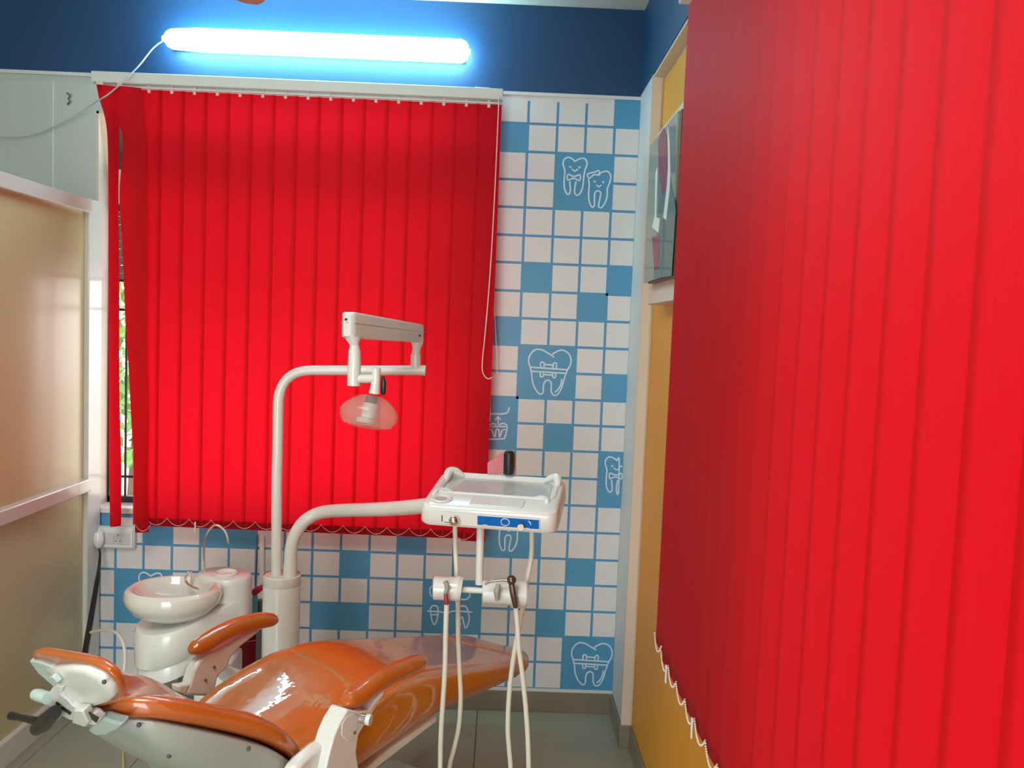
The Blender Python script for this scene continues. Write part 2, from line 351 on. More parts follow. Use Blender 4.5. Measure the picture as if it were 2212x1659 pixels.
# ---- other shell
struct('ceiling', 'off-white ceiling', MB().box(XL-.2, XR+.3, YB-.2, YW+.2, CZ, CZ+.1), 'ceiling', cat_='ceiling')
cl = thing('added_ceiling_fill', (-.9, .7, 2.86), 'added square ceiling fixture, out of view, for fill light on the lower wall', 'light')  # unseen housing for the added overhead fill lamp
MB().box(-1.38, -.42, .22, 1.18, 2.81, 2.859).build('frame', 'white_metal', cl, .004)
struct('wall_left', None, MB().box(XL-.2, XL, YB, YW, 0, CZ), 'grey_wall')
b = MB().box(XL, -2.0, YB-.15, YB, 0, CZ).box(-.2, XR+.3, YB-.15, YB, 0, CZ).box(-2.0, -.2, YB-.15, YB, 2.15, CZ)
struct('wall_rear', None, b, 'grey_wall')
b = MB().box(-2.0, -.2, YB-.1, YB-.05, 0, .06).box(-2.0, -.2, YB-.1, YB-.05, 2.1, 2.15)
for x in (-2.0, -1.42, -.84, -.25): b.box(x, x+.05, YB-.1, YB-.05, 0, 2.15)
struct('added_door_1', None, b, 'white_metal', .003)  # unseen glass door, added so rear daylight reaches the lower room
floor = struct('floor', 'glossy grey-beige tiled floor', MB().box(XL-.2, XR+.3, YB-.2, YW+.2, -.06, -.004), 'grout', cat_='floor')
ts = .6
for i in range(7):
    for j in range(11):
        x0 = XN-.001-ts*(i+1); y1 = YW-ts*j
        if x0 < XL-.6 or y1 < YB: continue
        x0c = max(x0, XL)
        MB().box(x0c+.0015, x0+ts-.0015, max(y1-ts, YB)+.0015, y1-.0015, -.004, 0).build('tile', 'floor', floor, smooth=False)
tag(MB().box(XL, XR, YW-.012, YW, 0, .086).build('baseboard_back', 'skirt', None, .002), 'brown-grey skirting tile along the foot of the back wall', 'skirting', kind='structure')
b = MB().box(XR-.012, XR, 3.075, YW-.012, 0, .086).box(XR-.012, XN-.001, 3.073, 3.085, 0, .086).box(XN-.014, XN-.002, YB, 3.073, 0, .082)
tag(b.build('baseboard_right', 'skirt', None, .002), 'grey-green skirting tile along the foot of the right wall', 'skirting', kind='structure')
# white plaster foot of the pier
MB().box(XR-.006, XR+.03, 3.079, 3.087, .086, 2.52).build('pier_edge', 'cream_wall', wall_right)
# panel on the grey wall, far left
e = atY(116, 300, YW); t_ = atY(60, 172, YW)
b = MB().box(XL+.3, e.x, YW-.005, YW+.001, 1.0, t_.z)
o = struct('trim_1', 'grey painted board on the wall above the partition', b, 'grey_wall', .002, cat_='panel')
h = atY(152, 215, YW)
b = MB().tube([h+Vector((-.008, -.012, .022)), h+Vector((.006, -.015, .012)), h+Vector((-.002, -.012, 0)), h+Vector((.006, -.014, -.012)), h+Vector((-.006, -.01, -.02)), h+Vector((-.006, .002, -.02))], .0028, 6, smooth=3)
tag(b.build('wall_hook', 'darkgrey'), 'small dark bent hook in the grey wall left of the back blind', 'hook')
# ================================================================== WINDOW 1 (behind back blind)
b = MB().box(OX0, OX0+.010, YW, YW+.12, OZ0, OZ1).box(OX1-.010, OX1, YW, YW+.12, OZ0, OZ1).box(OX0, OX1, YW, YW+.12, OZ1-.010, OZ1)
win = struct('window_1', 'window opening with black iron grille behind the back red blind', b, 'cream_wall', cat_='window')
MB().box(OX0-.005, OX1+.005, YW-.012, YW+.14, OZ0-.02, OZ0+.004).build('window_sill', 'sill', win, .003)
MB().box(OX0+.012, OX1-.012, YW+.085, YW+.118, 2.03, 2.17).build('transom', 'cream_wall', win, .003)
b = MB()
b.box(OX0+.012, OX1-.012, YW+.09, YW+.12, OZ0+.004, OZ0+.03).box(OX0+.012, OX0+.020, YW+.09, YW+.12, OZ0+.004, 2.03)
b.box(OX1-.034, OX1-.012, YW+.09, YW+.12, OZ0+.004, 2.03).box(OX0+.012, OX1-.012, YW+.09, YW+.12, 2.0, 2.03).build('window_frame', 'iron', win)
for z in (.904, 1.60, 1.72): MB().tube([(OX0-.002, YW+.1, z), (OX1, YW+.1, z)], .0055, 8).build('grille_bar', 'iron', win)
k = 0
x = -1.553
while x < OX1: MB().tube([(x, YW+.1, OZ0), (x, YW+.1, 2.03)], .005, 8).build('grille_bar', 'iron', win); x += .13
MB().box(OX0+.03, OX1-.03, YW+.113, YW+.116, OZ0+.01, 2.03).build('pane', 'glass', win)
# ---- outside
struct('light_block_wall', None, MB().box(2.1, 2.3, -4, 4.5, -.4, 2.3), 'ground')  # unseen wall added to cut the daylight on the right blind
struct('light_block_slab', None, MB().box(XR+.3, XR+1.1, -1, 1.8, 2.45, 2.55), 'ground')  # unseen slab added over the right window to block sky light
struct('ground_outside', None, MB().box(-16, 9, YW+.2, 24, -.5, -.4).box(XR+.3, 9, -9, YW+.2, -.5, -.4), 'ground')
b = MB().box(-3.2, .6, YW+.2, YW+1.5, 2.50, 2.6)
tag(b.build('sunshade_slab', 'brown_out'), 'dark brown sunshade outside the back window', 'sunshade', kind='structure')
bs = thing('bamboo_screen', (-1.5, YW+1.45, 1.75), 'dark brown rolled slat screen seen through the gap at the left of the back blind', 'screen')
for i in range(16):
    z = 1.77+i*.046
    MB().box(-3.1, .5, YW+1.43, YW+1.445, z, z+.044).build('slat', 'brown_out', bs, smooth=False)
def tree(x, y, h, r, label, n=1500):
    t = thing('leafy_tree', (x, y, -.4), label, 'tree')
    MB().tube([(x, y, -.4), (x+.05, y, h*.3), (x-.05, y, h*.7)], [.12, .09, .04], 8).build('trunk', 'bark', t)
    b = MB()
    for i in range(n):
        while True:
            p = Vector((random.uniform(-1, 1), random.uniform(-1, 1), random.uniform(-1, 1)))
            if p.length < 1: break
        c = Vector((x, y, h*.5))+Vector((p.x*r, p.y*r*.6, p.z*h*.52))
        a = Vector((random.gauss(0, 1), random.gauss(0, 1), random.gauss(0, 1))).normalized(); d = a.orthogonal().normalized(); s = random.uniform(.05, .12)
        b.add([c-a*s, c+d*s*.45, c+a*s, c-d*s*.45], [(0, 1, 2, 3)])
    o = b.build('foliage', 'leaf', t, smooth=False); o['kind'] = 'stuff'
tree(-3.9, 9.0, 2.6, 1.3, 'pale green leafy tree seen in the slit at the left of the back blind')
tree(-1.4, 10.5, 2.4, 1.5, 'leafy tree farther off outside the back window', 900)
# ================================================================== VERTICAL BLINDS
def slat_sheet(rows):
    b = MB(); b.grid(rows); return b
PITCH = .0865
vb = thing('vertical_blind', (-.8, 3.25, .73), 'red vertical blind closed over the back window', 'blind')
hl = atY(207, 172, 3.22); hr = atY(1083, 200, 3.22)
MB().box(-1.592, -.03, 3.225, 3.275, 2.455, 2.497).build('headrail', 'white_metal', vb, .004)
MB().box(-1.60, -.03, 3.236, 3.264, 2.441, 2.447).build('spacer_rod', 'white_metal', vb, .001)
MB().box(-1.2, -1.16, 3.27, YW-.004, 2.47, 2.49).build('bracket', 'white_metal', vb, .002); MB().box(-.14, -.08, 3.245, YW-.004, 2.497, 2.504).build('bracket', 'white_metal', vb, .002)
TOPZ = 2.432
def mk_slat(parent, cx, cy, ang, z0, z1, wd=.0985, along='x', curl=.0012):
    rows = []
    for i in range(9):
        z = z0+(z1-z0)*i/8; row = []
        for k in range(7):
            s = (k/6-.5)*wd; c = curl*(1-(2*k/6-1)**2)
            a = ang+random.uniform(-.0, .0)
            dx = s*math.cos(a)+c*math.sin(a); dy = s*math.sin(a)-c*math.cos(a)
            row.append(Vector((cx+dx, cy+dy, z)) if along == 'x' else Vector((cx+dy, cy-dx, z)))
        rows.append(row)
    return slat_sheet(rows).build('slat', 'red', parent, angle=180)
def beads(parent, p, q, sag, n=20, r=.0016, seg=False):
    b = MB()
    for i in range(n+1):
        t = i/n; c = p.lerp(q, t); c = c-Vector((0, 0, sag*4*t*(1-t)))
        b.ball(c, r, 6, 4)
    o = b.build('bottom_chain', 'bead', parent); return o
lines_x = [-1.349-.0865+PITCH*k for k in range(17)]
NS = 0
for k in range(17):
    x0 = -1.349-PITCH+PITCH*k+.004                     # left edge of the slat
    if x0+.10 > -.02: break
    zb = .752-.0005*k+(0 if k < 15 else -.008)
    a = -.06
    s = mk_slat(vb, x0+.0515, 3.250, a, zb, TOPZ+.008)
    xc = x0+.0515
    MB().box(xc-.006, xc+.006, 3.243, 3.252, TOPZ-.004, TOPZ+.036).build('hook', 'bead', s, .002)
    MB().box(x0+.004, x0+.098, 3.2515, 3.2530, zb+.002, zb+.032, T=None).build('bottom_weight', 'darkred', s)
    if k > 0: beads(s, Vector((x0-.030, 3.238, zb+.036)), Vector((x0-.030+PITCH, 3.238, zb+.036)), .028, 30, .0015)
# the two loose slats at the left: edges followed down their length
def loose(pts, Y, dy):
    rows = []
    pts = pts[:]
    P = [Vector((a, l, r)) for a, l, r in pts]; P, _ = cat(P, [0]*len(P), 4)
    for p in P[::-1]:
        L_ = atY(p.y, p.x, Y-dy); R_ = atY(p.z, p.x, Y+dy); zm = (L_.z+R_.z)/2; row = []
        for k in range(5):
            t = k/4; row.append(Vector((L_.x*(1-t)+R_.x*t, L_.y*(1-t)+R_.y*t-.006*math.sin(math.pi*t), zm)))
        rows.append(row)
    return slat_sheet(rows).build('slat', 'red', vb, angle=180)
s = loose([(185, 208, 258), (215, 214, 259), (250, 225, 259), (300, 232, 258), (420, 234, 256), (600, 234, 258), (840, 235, 258), (1000, 235, 262), (1080, 237, 262), (1125, 237, 262), (1137, 238, 261)], 3.23, .012)
s['label'] = 'loose narrow slat swung sideways'
MB().box(-1.57, -1.545, 3.22, 3.235, 2.42, 2.455).build('hook', 'bead', s, .002)
s = loose([(188, 250, 305), (250, 253, 312), (300, 265, 314), (350, 263, 315), (420, 258, 316), (500, 262, 318), (600, 267, 318), (700, 271, 318), (800, 278, 320), (900, 283, 322), (1000, 289, 320), (1080, 290, 320), (1150, 292, 322)], 3.222, .008)
s['label'] = 'bowed slat beside the gap'
MB().box(-1.49, -1.475, 3.22, 3.235, 2.42, 2.455).build('hook', 'bead', s, .002)
beads(s, atY(292, 1133, 3.20), atY(325, 1133, 3.215), .026, 22, .0015)
# white clip on the chain, bead cord at the right
c_ = atY(422, 1140, 3.23)
MB().box(c_.x-.003, c_.x+.003, 3.226, 3.232, c_.z-.022, c_.z+.024).build('chain_clip', 'bead', vb, .001)
cord = [(1078, 205), (1074, 300), (1067, 450), (1058, 600), (1048, 720), (1042, 780), (1043, 805), (1053, 818), (1063, 815)]
P = [atY(x, y, 3.215) for x, y in cord]
MB().tube(P, .0022, 6, smooth=4).build('pull_chain', 'bead', vb)
cord = [(1081, 205), (1077, 350), (1072, 500), (1068, 640), (1072, 740), (1074, 800), (1064, 816)]
MB().tube([atY(x, y, 3.3) for x, y in cord], .0012, 6, smooth=4).build('pull_cord', 'bead', vb)
a = atY(1056, 857, 3.30); q = atY(1056, 909, 3.30)
MB().tube([a, q], .0075, 10).build('cord_weight', 'white_plastic', vb)

vr = thing('vertical_blind', (.42, 1.1, .8), 'large red vertical blind filling the right side of the picture', 'blind')
for k in range(21):
    y0 = 2.035-PITCH*k
    zb = .800+(.012 if k in (0,) else 0)
    s = mk_slat(vr, 0.42, y0-.0515, .06, zb, 2.372, along='y')
    MB().box(.412, .42, y0-.058, y0-.046, 2.366, 2.392).build('hook', 'white_plastic', s, .002)
    MB().box(.4215, .423, y0-.099, y0-.004, zb+.002, zb+.03).build('bottom_weight', 'darkred', s)
    beads(s, Vector((.411, y0-.012, zb+.026)), Vector((.411, y0-.012-PITCH, zb+.026)), .028, 26, .0022)
    if k in (2, 5): MB().box(.406, .409, y0-.012, y0-.004, zb-.016, zb+.026).build('chain_clip', 'white_plastic', s, .001)
MB().box(.40, .445, .15, 2.075, 2.388, 2.43).build('headrail', 'white_metal', vr, .004)
for y in (2.0, 1.1, .3): MB().box(.44, XR+.001, y, y+.03, 2.40, 2.425).build('bracket', 'white_metal', vr, .002)
# brackets reach the band over the recess
# ================================================================== TUBE LIGHT + cord + fan
tl = thing('tube_light', (-.75, 3.3, 2.65), 'glowing white batten light on the blue band above the back blind', 'light')
a = atY(368, 84, 3.31); q = atY(1000, 111, 3.31)
MB().box(a.x-.01, q.x+.01, 3.325, YW-.004, a.z-.03, a.z+.03).build('housing', 'white_metal', tl, .004)
MB().tube([a+Vector((-.022, 0, 0)), a+Vector((-.019, 0, 0)), a+Vector((-.010, 0, 0)), a+Vector((.006, 0, 0)), a.lerp(q, .1), q+Vector((-.006, 0, 0)), q+Vector((.012, 0, 0)), q+Vector((.020, 0, 0)), q+Vector((.023, 0, 0))], [.008, .018, .029, .037, .044, .044, .036, .024, .010], 20, el=1, side=(0, 1, 0)).build('diffuser', 'tube', tl)
for p, s in ((a, -1), (q, 1)): MB().tube([p+Vector((.018*s, 0, 0)), p+Vector((.03*s, 0, 0))], .011, 12).build('end_cap', 'white_plastic', tl)
P = [atY(352, 88, 3.30), atY(330, 105, 3.28), atY(300, 142, 3.22), atY(262, 180, 3.19), atY(235, 203, 3.19), atY(218, 214, 3.20), atY(180, 238, 3.31), atY(120, 272, 3.33), atY(60, 293, 3.33), atY(0, 295, 3.33), atY(-80, 280, 3.33)]
tag(MB().tube(P, .0028, 8, smooth=5).build('cord', 'cable', tl), 'thin grey-white cord drooping to the left')
fan = thing('ceiling_fan', (-.62, 1.92, CZ-.35), 'peach ceiling fan blade tip at the top edge of the photo', 'fan')
MB().lathe([(.001, 2.50), (.07, 2.505), (.10, 2.54), (.09, 2.60), (.02, 2.62), (.012, 2.64), (.012, CZ)], 24, T=Matrix.Translation((-.62, 1.92, 0))).build('motor', 'peach', fan)
tip = atY(527, 10, 2.52)
for k in range(3):
    ang = math.atan2(tip.y-1.92, tip.x+.62)+k*2*math.pi/3
    Lb = math.hypot(tip.y-1.92, tip.x+.62); T = Matrix.Translation((-.62, 1.92, tip.z+.004)) @ Matrix.Rotation(ang, 4, 'Z') @ Matrix.Rotation(.12, 4, 'X')
    out = [(.12, -.045), (.3, -.06), (Lb-.06, -.058), (Lb-.015, -.04), (Lb, 0), (Lb-.015, .04), (Lb-.06, .058), (.3, .06), (.12, .045)]
    MB().prism([T @ Vector((x, y, 0)) for x, y in out], (0, 0, .004)).build('blade', 'peach', fan)
# ================================================================== PARTITION (left)
pt = thing('partition_screen', (-1.62, 2.4, 0), 'beige laminate partition in a white aluminium frame at the left edge', 'partition')
PXX = -1.62
MB().box(PXX-.02, PXX+.02, 3.24, 3.345, 0, 2.02).build('post', 'alu', pt, .004)
MB().box(PXX-.02, PXX+.03, .9, 3.24, 1.965, 2.015).build('rail', 'alu', pt, .003)
MB().box(PXX-.02, PXX+.035, .9, 3.24, .885, .935).build('rail', 'alu', pt, .004)
MB().box(PXX-.02, PXX+.02, .9, 3.24, .055, .145).build('rail', 'alu', pt, .004)
MB().box(PXX-.02, PXX+.02, .86, .9, 0, 2.015).build('post', 'alu', pt, .004)
MB().box(PXX-.006, PXX+.002, .9, 3.24, .935, 1.965).build('panel', 'beige', pt)
MB().box(PXX-.006, PXX+.002, .9, 3.24, .145, .885).build('panel', 'beige', pt)
MB().box(PXX-.022, PXX+.006, .9, 3.24, 0, .055).build('rail', 'alu', pt, .002)
# ================================================================== POSTER on the recess wall
po = thing('framed_poster', (.5, 2.58, 1.75), 'glossy framed poster of a figure in maroon on the yellow recess wall', 'poster')
MB().box(.50, XN-.004, 2.30, 2.86, 1.685, 2.26).build('backing_board', 'cream_wall', po, .003)
MB().box(.476, .50, 2.345, 2.75, 1.75, 2.213).build('frame', 'brownwood', po, .002)
M['poster'] = mat('poster_print', (.26, .29, .24, 1), .5, coat=.35, spec=.2, noise=.1, nscale=6, coatr=.01)
M['pmaroon'] = mat('poster_maroon', (.22, .03, .05, 1), .5, coat=.35, spec=.2, noise=.2, nscale=12, coatr=.01)
M['pteal'] = mat('poster_teal', (.08, .15, .14, 1), .5, coat=.35, spec=.2, noise=.2, nscale=12, coatr=.01)
M['pwhite'] = mat('poster_white', (.75, .76, .72, 1), .5, coat=.35, spec=.2, coatr=.01)
MB().box(.470, .476, 2.36, 2.80, 1.755, 2.21).build('picture', 'poster', po)
def pp(name, m, pts, x):
    v = [atX(1360+a/3.318, 180+c/3.318, x) for a, c in pts]
    MB().prism(v, (.0008, 0, 0)).build(name, m, po, smooth=False)
pp('printed_figure', 'pteal', [(205, 650), (290, 640), (330, 900), (300, 1380), (170, 1400), (200, 1000)], .4694)
pp('printed_figure', 'pteal', [(290, 310), (330, 300), (325, 640), (290, 640)], .4694)
pp('printed_figure', 'pmaroon', [(225, 350), (245, 320), (265, 370), (277, 600), (270, 720), (235, 805), (208, 640), (203, 420)], .4688)
pp('printed_figure', 'pmaroon', [(160, 1100), (215, 1090), (210, 1330), (175, 1340)], .4688)
pp('printed_figure', 'pwhite', [(270, 290), (285, 400), (290, 640), (285, 760), (260, 980), (240, 960), (265, 760), (275, 600)], .4684)
pp('printed_figure', 'pwhite', [(185, 640), (200, 600), (190, 960), (215, 970), (205, 1070), (160, 1030), (180, 950)], .4684)
# ================================================================== SOCKET BOARD + plug + cables
so = thing('socket_board', atY(248, 1162, YW), 'white switch and socket board on the wall under the left end of the back blind', 'socket')
a = atY(207, 1137, YW-.03); q = atY(290, 1187, YW-.03)
MB().box(a.x, q.x, YW-.028, YW-.004, q.z, a.z).build('back_box', 'socket', so, .003)
MB().box(a.x+.006, q.x-.006, YW-.034, YW-.028, q.z+.006, a.z-.006).build('face_plate', 'white_plastic', so, .002)
wdt = (q.x-a.x-.03)
for i, nm in enumerate(('switch', 'switch', 'socket_face', 'switch')):
    x0 = a.x+.015+wdt*i/4
    o = MB().box(x0+.002, x0+wdt/4-.002, YW-.038, YW-.033, q.z+.02, a.z-.02).build(nm, 'socket', so, .002)
    if nm == 'socket_face':
        xc = x0+wdt/8
        for dx, dz in ((0, .014), (-.008, -.01), (.008, -.01)): MB().tube([(xc+dx, YW-.0385, (a.z+q.z)/2+dz), (xc+dx, YW-.036, (a.z+q.z)/2+dz)], .0025, 8).build('hole', 'black', o)
pl = atY(213, 1165, YW-.055)
pg = thing('power_plug', pl, 'white plug in the left end of the socket board with a black lead', 'plug')
MB().tube([pl+Vector((0, .015, .025)), pl+Vector((0, 0, .02)), pl, pl+Vector((0, 0, -.022)), pl+Vector((0, 0, -.035))], [.012, .018, .021, .017, .008], 14, side=(0, 1, 0)).build('plug_body', 'white_plastic', pg)
P = [pl+Vector((0, 0, -.034)), atY(216, 1195, 3.30), atY(214, 1225, 3.28), atY(209, 1260, 3.22), atY(199, 1320, 3.12), atY(188, 1385, 3.06), atY(183, 1420, 3.0), atY(178, 1480, 2.95)]
MB().tube(P, [.003, .004, .006, .0095, .010, .011, .011, .011], 8, smooth=4).build('lead', 'black', pg)
P = [atY(196, 1366, 3.05), atY(215, 1362, 3.0), atY(245, 1364, 2.9), atY(262, 1380, 2.85), atY(270, 1410, 2.82), atY(268, 1450, 2.8)]
tag(MB().tube(P, .0055, 8, smooth=4).build('drain_hose', 'hose'), 'thin pale hose looping beside the spittoon', 'hose')
# ================================================================== SPITTOON
BC = Vector((-1.035, 2.66)); sp = thing('spittoon', (BC.x, BC.y, 0), 'white spittoon unit with a round ceramic bowl beside the partition', 'spittoon')
bz = .612
prof = [(.02, -.012), (.078, -.008), (.118, .014), (.144, .046), (.148, .068), (.143, .085), (.130, .094), (.120, .092), (.112, .080), (.098, .055), (.06, .036), (.018, .030), (.0005, .030)]
T = Matrix.Translation((BC.x, BC.y, bz))
bowl = MB().lathe(prof, 48, T=T, sx=1.03, sy=.92).build('bowl', 'ceramic', sp)
MB().lathe([(.0005, bz+.031), (.017, bz+.031), (.017, bz+.033), (.0005, bz+.033)], 16, T=Matrix.Translation((BC.x, BC.y, 0))).build('drain', 'chrome', bowl)
def capsule(c0, r0, c1, r1, z0, z1, slope=0, n=14):
    d = (c1-c0).normalized(); a0 = math.atan2(d.y, d.x); pts = []
    for i in range(n+1): a = a0+math.pi/2+math.pi*i/n; pts.append(Vector((c0.x+r0*math.cos(a), c0.y+r0*math.sin(a))))
    for i in range(n+1): a = a0-math.pi/2+math.pi*i/n; pts.append(Vector((c1.x+r1*math.cos(a), c1.y+r1*math.sin(a))))
    return pts
def capbody(c0, r0, c1, r1, levels):
    rings = []
    for z, s, zs in levels:
        pts = capsule(c0, r0*s, c1, r1*s, 0, 0)
        rings.append([Vector((p.x, p.y, z+zs*(p-c0).dot((c1-c0).normalized()))) for p in pts])
    return MB().loft(rings)
c1 = Vector((-.905, 2.78))
capbody(BC, .115, c1, .074, [(.500, .96, .35), (.505, 1.0, .35), (.592, 1.02, .25), (.602, .96, .22)]).build('body', 'white_plastic', sp, angle=50)
capbody(BC, .108, c1, .066, [(.435, .80, .3), (.447, .97, .33), (.497, 1.0, .35), (.500, .98, .35)]).build('lower_cover', 'white_plastic', sp, angle=50)
c0 = Vector((-.94, 2.81)); c2 = Vector((-.898, 2.79))
capbody(c0, .07, c2, .076, [(.52, 1, 0), (.695, 1, .0), (.708, .97, 0), (.712, .9, 0)]).build('cup_stand', 'white_plastic', sp, angle=50)
MB().lathe([(.026, 0), (.038, 0), (.040, .005), (.036, .008), (.028, .003), (.026, .0)], 24, T=Matrix.Translation((-.908, 2.79, .712)), close=False).build('cup_ring', 'white_plastic', sp)
P = [atY(412, 1262, 2.74), atY(412, 1236, 2.74), atY(408, 1236, 2.73), atY(401, 1248, 2.71), atY(403, 1258, 2.70), atY(412, 1266, 2.68), atY(428, 1272, 2.66)]
MB().tube(P, .0038, 8, smooth=3).build('bowl_spout', 'chrome', sp)
P = [atY(440, 1262, 2.8), atY(441, 1230, 2.8), atY(441, 1175, 2.8), atY(448, 1150, 2.8), atY(465, 1134, 2.8), atY(482, 1142, 2.8), atY(491, 1160, 2.8), atY(492, 1174, 2.8)]
MB().tube(P, .0042, 8, smooth=4).build('cup_filler', 'chrome', sp)
for px, py, yy in ((318, 1408, 2.565), (464, 1347, 2.69)):
    p = atY(px, py, yy)
    MB().ball(p, .0055, 8, 5).build('screw', 'darkgrey', sp)
MB().box(-1.035, -.975, 2.70, 2.78, 0, .46).build('stand_post', 'darkgrey', sp, .003)
MB().box(-.975, -.86, 2.68, 2.84, 0, .44).build('stand_cover', 'white_plastic', sp, .01)
MB().tube([atY(300, 1470, 2.66), atY(303, 1432, 2.66), atY(300, 1415, 2.66)], .012, 10).build('drain_pipe', 'white_plastic', sp)
# ================================================================== UNIT COLUMN
cx = (-.773-.652)/2; CYc = 2.77
col = thing('unit_column', (cx, CYc, 0), 'thick white cylindrical column rising behind the chair seat', 'column')
MB().lathe([(.062, 0), (.062, .712), (.058, .722), (.040, .724), (.0005, .724)], 36, T=Matrix.Translation((cx, CYc, 0))).build('barrel', 'white_metal', col)
MB().lathe([(.0622, .690), (.0630, .692), (.0630, .722), (.060, .725)], 36, T=Matrix.Translation((cx, CYc, 0)), close=False).build('collar', 'white_metal', col)
P = [atY(472, 1425, 2.48), atY(482, 1448, 2.52), atY(510, 1464, 2.58), atY(545, 1462, 2.66), atY(580, 1452, 2.72)]
MB().tube(P, [.016, .024, .028, .028, .028], 14, smooth=4).build('support_arm', 'white_plastic', col)
# ================================================================== OPERATING LAMP
la = thing('operating_lamp', (-.745, 2.76, .72), 'white dental lamp with a clear shield hanging from a bent pole', 'lamp')
path = [(597, 1250), (597.5, 1150), (598, 1050), (600, 950), (601, 880), (604, 850), (615, 825), (635, 808), (660, 801), (700, 800), (800, 800), (912, 800)]
P = [atY(x, y, 2.76) for x, y in path]
P, _ = cat(P, [1]*len(P), 5)
rr = [.0175 if i < 26 else .0165 for i in range(len(P))]
MB().tube(P, rr, 18).build('pole', 'white_metal', la)
e0 = atY(905, 800, 2.76); MB().tube([e0, e0+Vector((.022, 0, 0))], .0175, 16).build('end_cap', 'hose', la)
st0 = atY(898, 797, 2.76); st1 = atY(898, 765, 2.76); st2 = atY(900, 752, 2.76); st3 = atY(901, 742, 2.76)
MB().tube([st0, st1], .0165, 16).build('stub', 'white_metal', la)
MB().tube([st1, st2, st3, st3+Vector((0, 0, .012))], [.0135, .0135, .019, .021], 16).build('swivel', 'white_metal', la)
# beam: lofted box from far (right) to near (left)
A = [atY(*p, 2.76) for p in ((886, 738), (886, 696), (914, 702), (914, 738))]
B_ = [atY(*p, 2.34) for p in ((742, 728), (742, 673), (775, 676), (775, 730))]
dv = (atY(755, 700, 2.34)-atY(900, 720, 2.76)); dv.z = 0; sd = Vector((-dv.y, dv.x, 0)).normalized()
def ringbox(c, hw, z0, z1, r=.008):
    pts = []
    for (sx, sz, a0) in ((1, 1, 0), (-1, 1, 90), (-1, 0, 180), (1, 0, 270)):
        cxx = sx*(hw-r); czz = (z1-r) if sz else (z0+r)
        for k in range(5):
            a = math.radians(a0+k*22.5); pts.append(c+sd*(cxx+r*math.cos(a))+Vector((0, 0, czz+r*math.sin(a)-c.z)))
    return pts
cA = atY(901, 720, 2.76); cB = atY(757, 700, 2.34)
zA0, zA1 = atY(900, 740, 2.76).z, atY(900, 700, 2.76).z; zB0, zB1 = atY(757, 731, 2.34).z, atY(757, 674, 2.34).z
dirv = (cB-cA); dirv.z = 0; dirn = dirv.normalized()
rings = []
for t, sh in ((-.04, .55), (-.028, .85), (0, 1), (1, 1), (1.03, .9), (1.045, .6)):
    c = cA+(cB-cA)*t; z0 = zA0+(zB0-zA0)*t; z1 = zA1+(zB1-zA1)*t; zm = (z0+z1)/2; hh = (z1-z0)/2
    rings.append(ringbox(c, .021*sh, zm-hh*(.6+.4*sh), zm+hh*(.6+.4*sh)))
beam = MB().loft(rings).build('beam', 'white_plastic', la)
rings = []
for t in (-.03, 1.03):
    c = cA+(cB-cA)*t; z0 = zA0+(zB0-zA0)*t; z1 = zA1+(zB1-zA1)*t; zm = z0+(z1-z0)*.57
    rings.append(ringbox(c, .0218, zm-.0012, zm+.0012, .0008))
MB().loft(rings).build('seam', 'shade_grey', beam)
for px, py, y in ((779, 709, 2.36), (907, 725, 2.72), (747, 690, 2.31)):
    MB().ball(atY(px, py, y)+sd*0, .004, 8, 5).build('screw', 'dark_metal', beam)
LY = 2.34
n0 = atY(766, 735, LY)
MB().tube([atY(763, 728, LY), atY(765, 742, LY), atY(766, 748, LY)], [.024, .014, .0125], 18).build('neck', 'white_plastic', la)
MB().tube([atY(766, 746, LY), atY(766, 758, LY), atY(765.5, 790, LY), atY(764, 833, LY), atY(764, 834, LY)], [.0125, .017, .0185, .0185, .015], 20).build('down_tube', 'white_plastic', la)
MB().tube([atY(770, 818, LY), atY(810, 818, LY-.01)], .0125, 14).build('elbow', 'white_plastic', la)
MB().tube([atY(813, 795, LY-.01), atY(812, 825, LY-.01), atY(809, 850, LY-.01)], [.0125, .0125, .016], 16).build('stem', 'white_plastic', la)
MB().tube([atY(827, 813, LY), atY(829, 826, LY), atY(828, 848, LY), atY(828, 853, LY)], [.004, .0075, .0075, .005], 10).build('handle', 'black', la)
dc = atY(804, 853, LY-.005)
T = Matrix.Translation(dc) @ Matrix.Rotation(math.radians(7), 4, 'Y') @ Matrix.Rotation(math.radians(-8), 4, 'X')
prof = [(.006, 0), (.03, -.003), (.055, -.016), (.074, -.034), (.083, -.050), (.080, -.070), (.066, -.088), (.03, -.096), (.001, -.097)]
MB().lathe(prof, 40, T=T, sy=.55, close=False).build('shield', 'shield', la)
MB().lathe([(.0005, -.002), (.016, -.004), (.017, -.022), (.016, -.024), (.0005, -.024)], 18, T=T).build('lamp_socket', 'darkgrey', la)
MB().lathe([(.0005, -.024), (.021, -.024), (.021, -.066), (.0005, -.066)], 20, T=T).build('reflector', 'white_plastic', la)
MB().lathe([(.015, -.066), (.026, -.068), (.027, -.080), (.015, -.084), (.012, -.078)], 24, T=T @ Matrix.Translation((-.006, 0, 0))).build('bulb_ring', 'hose', la)
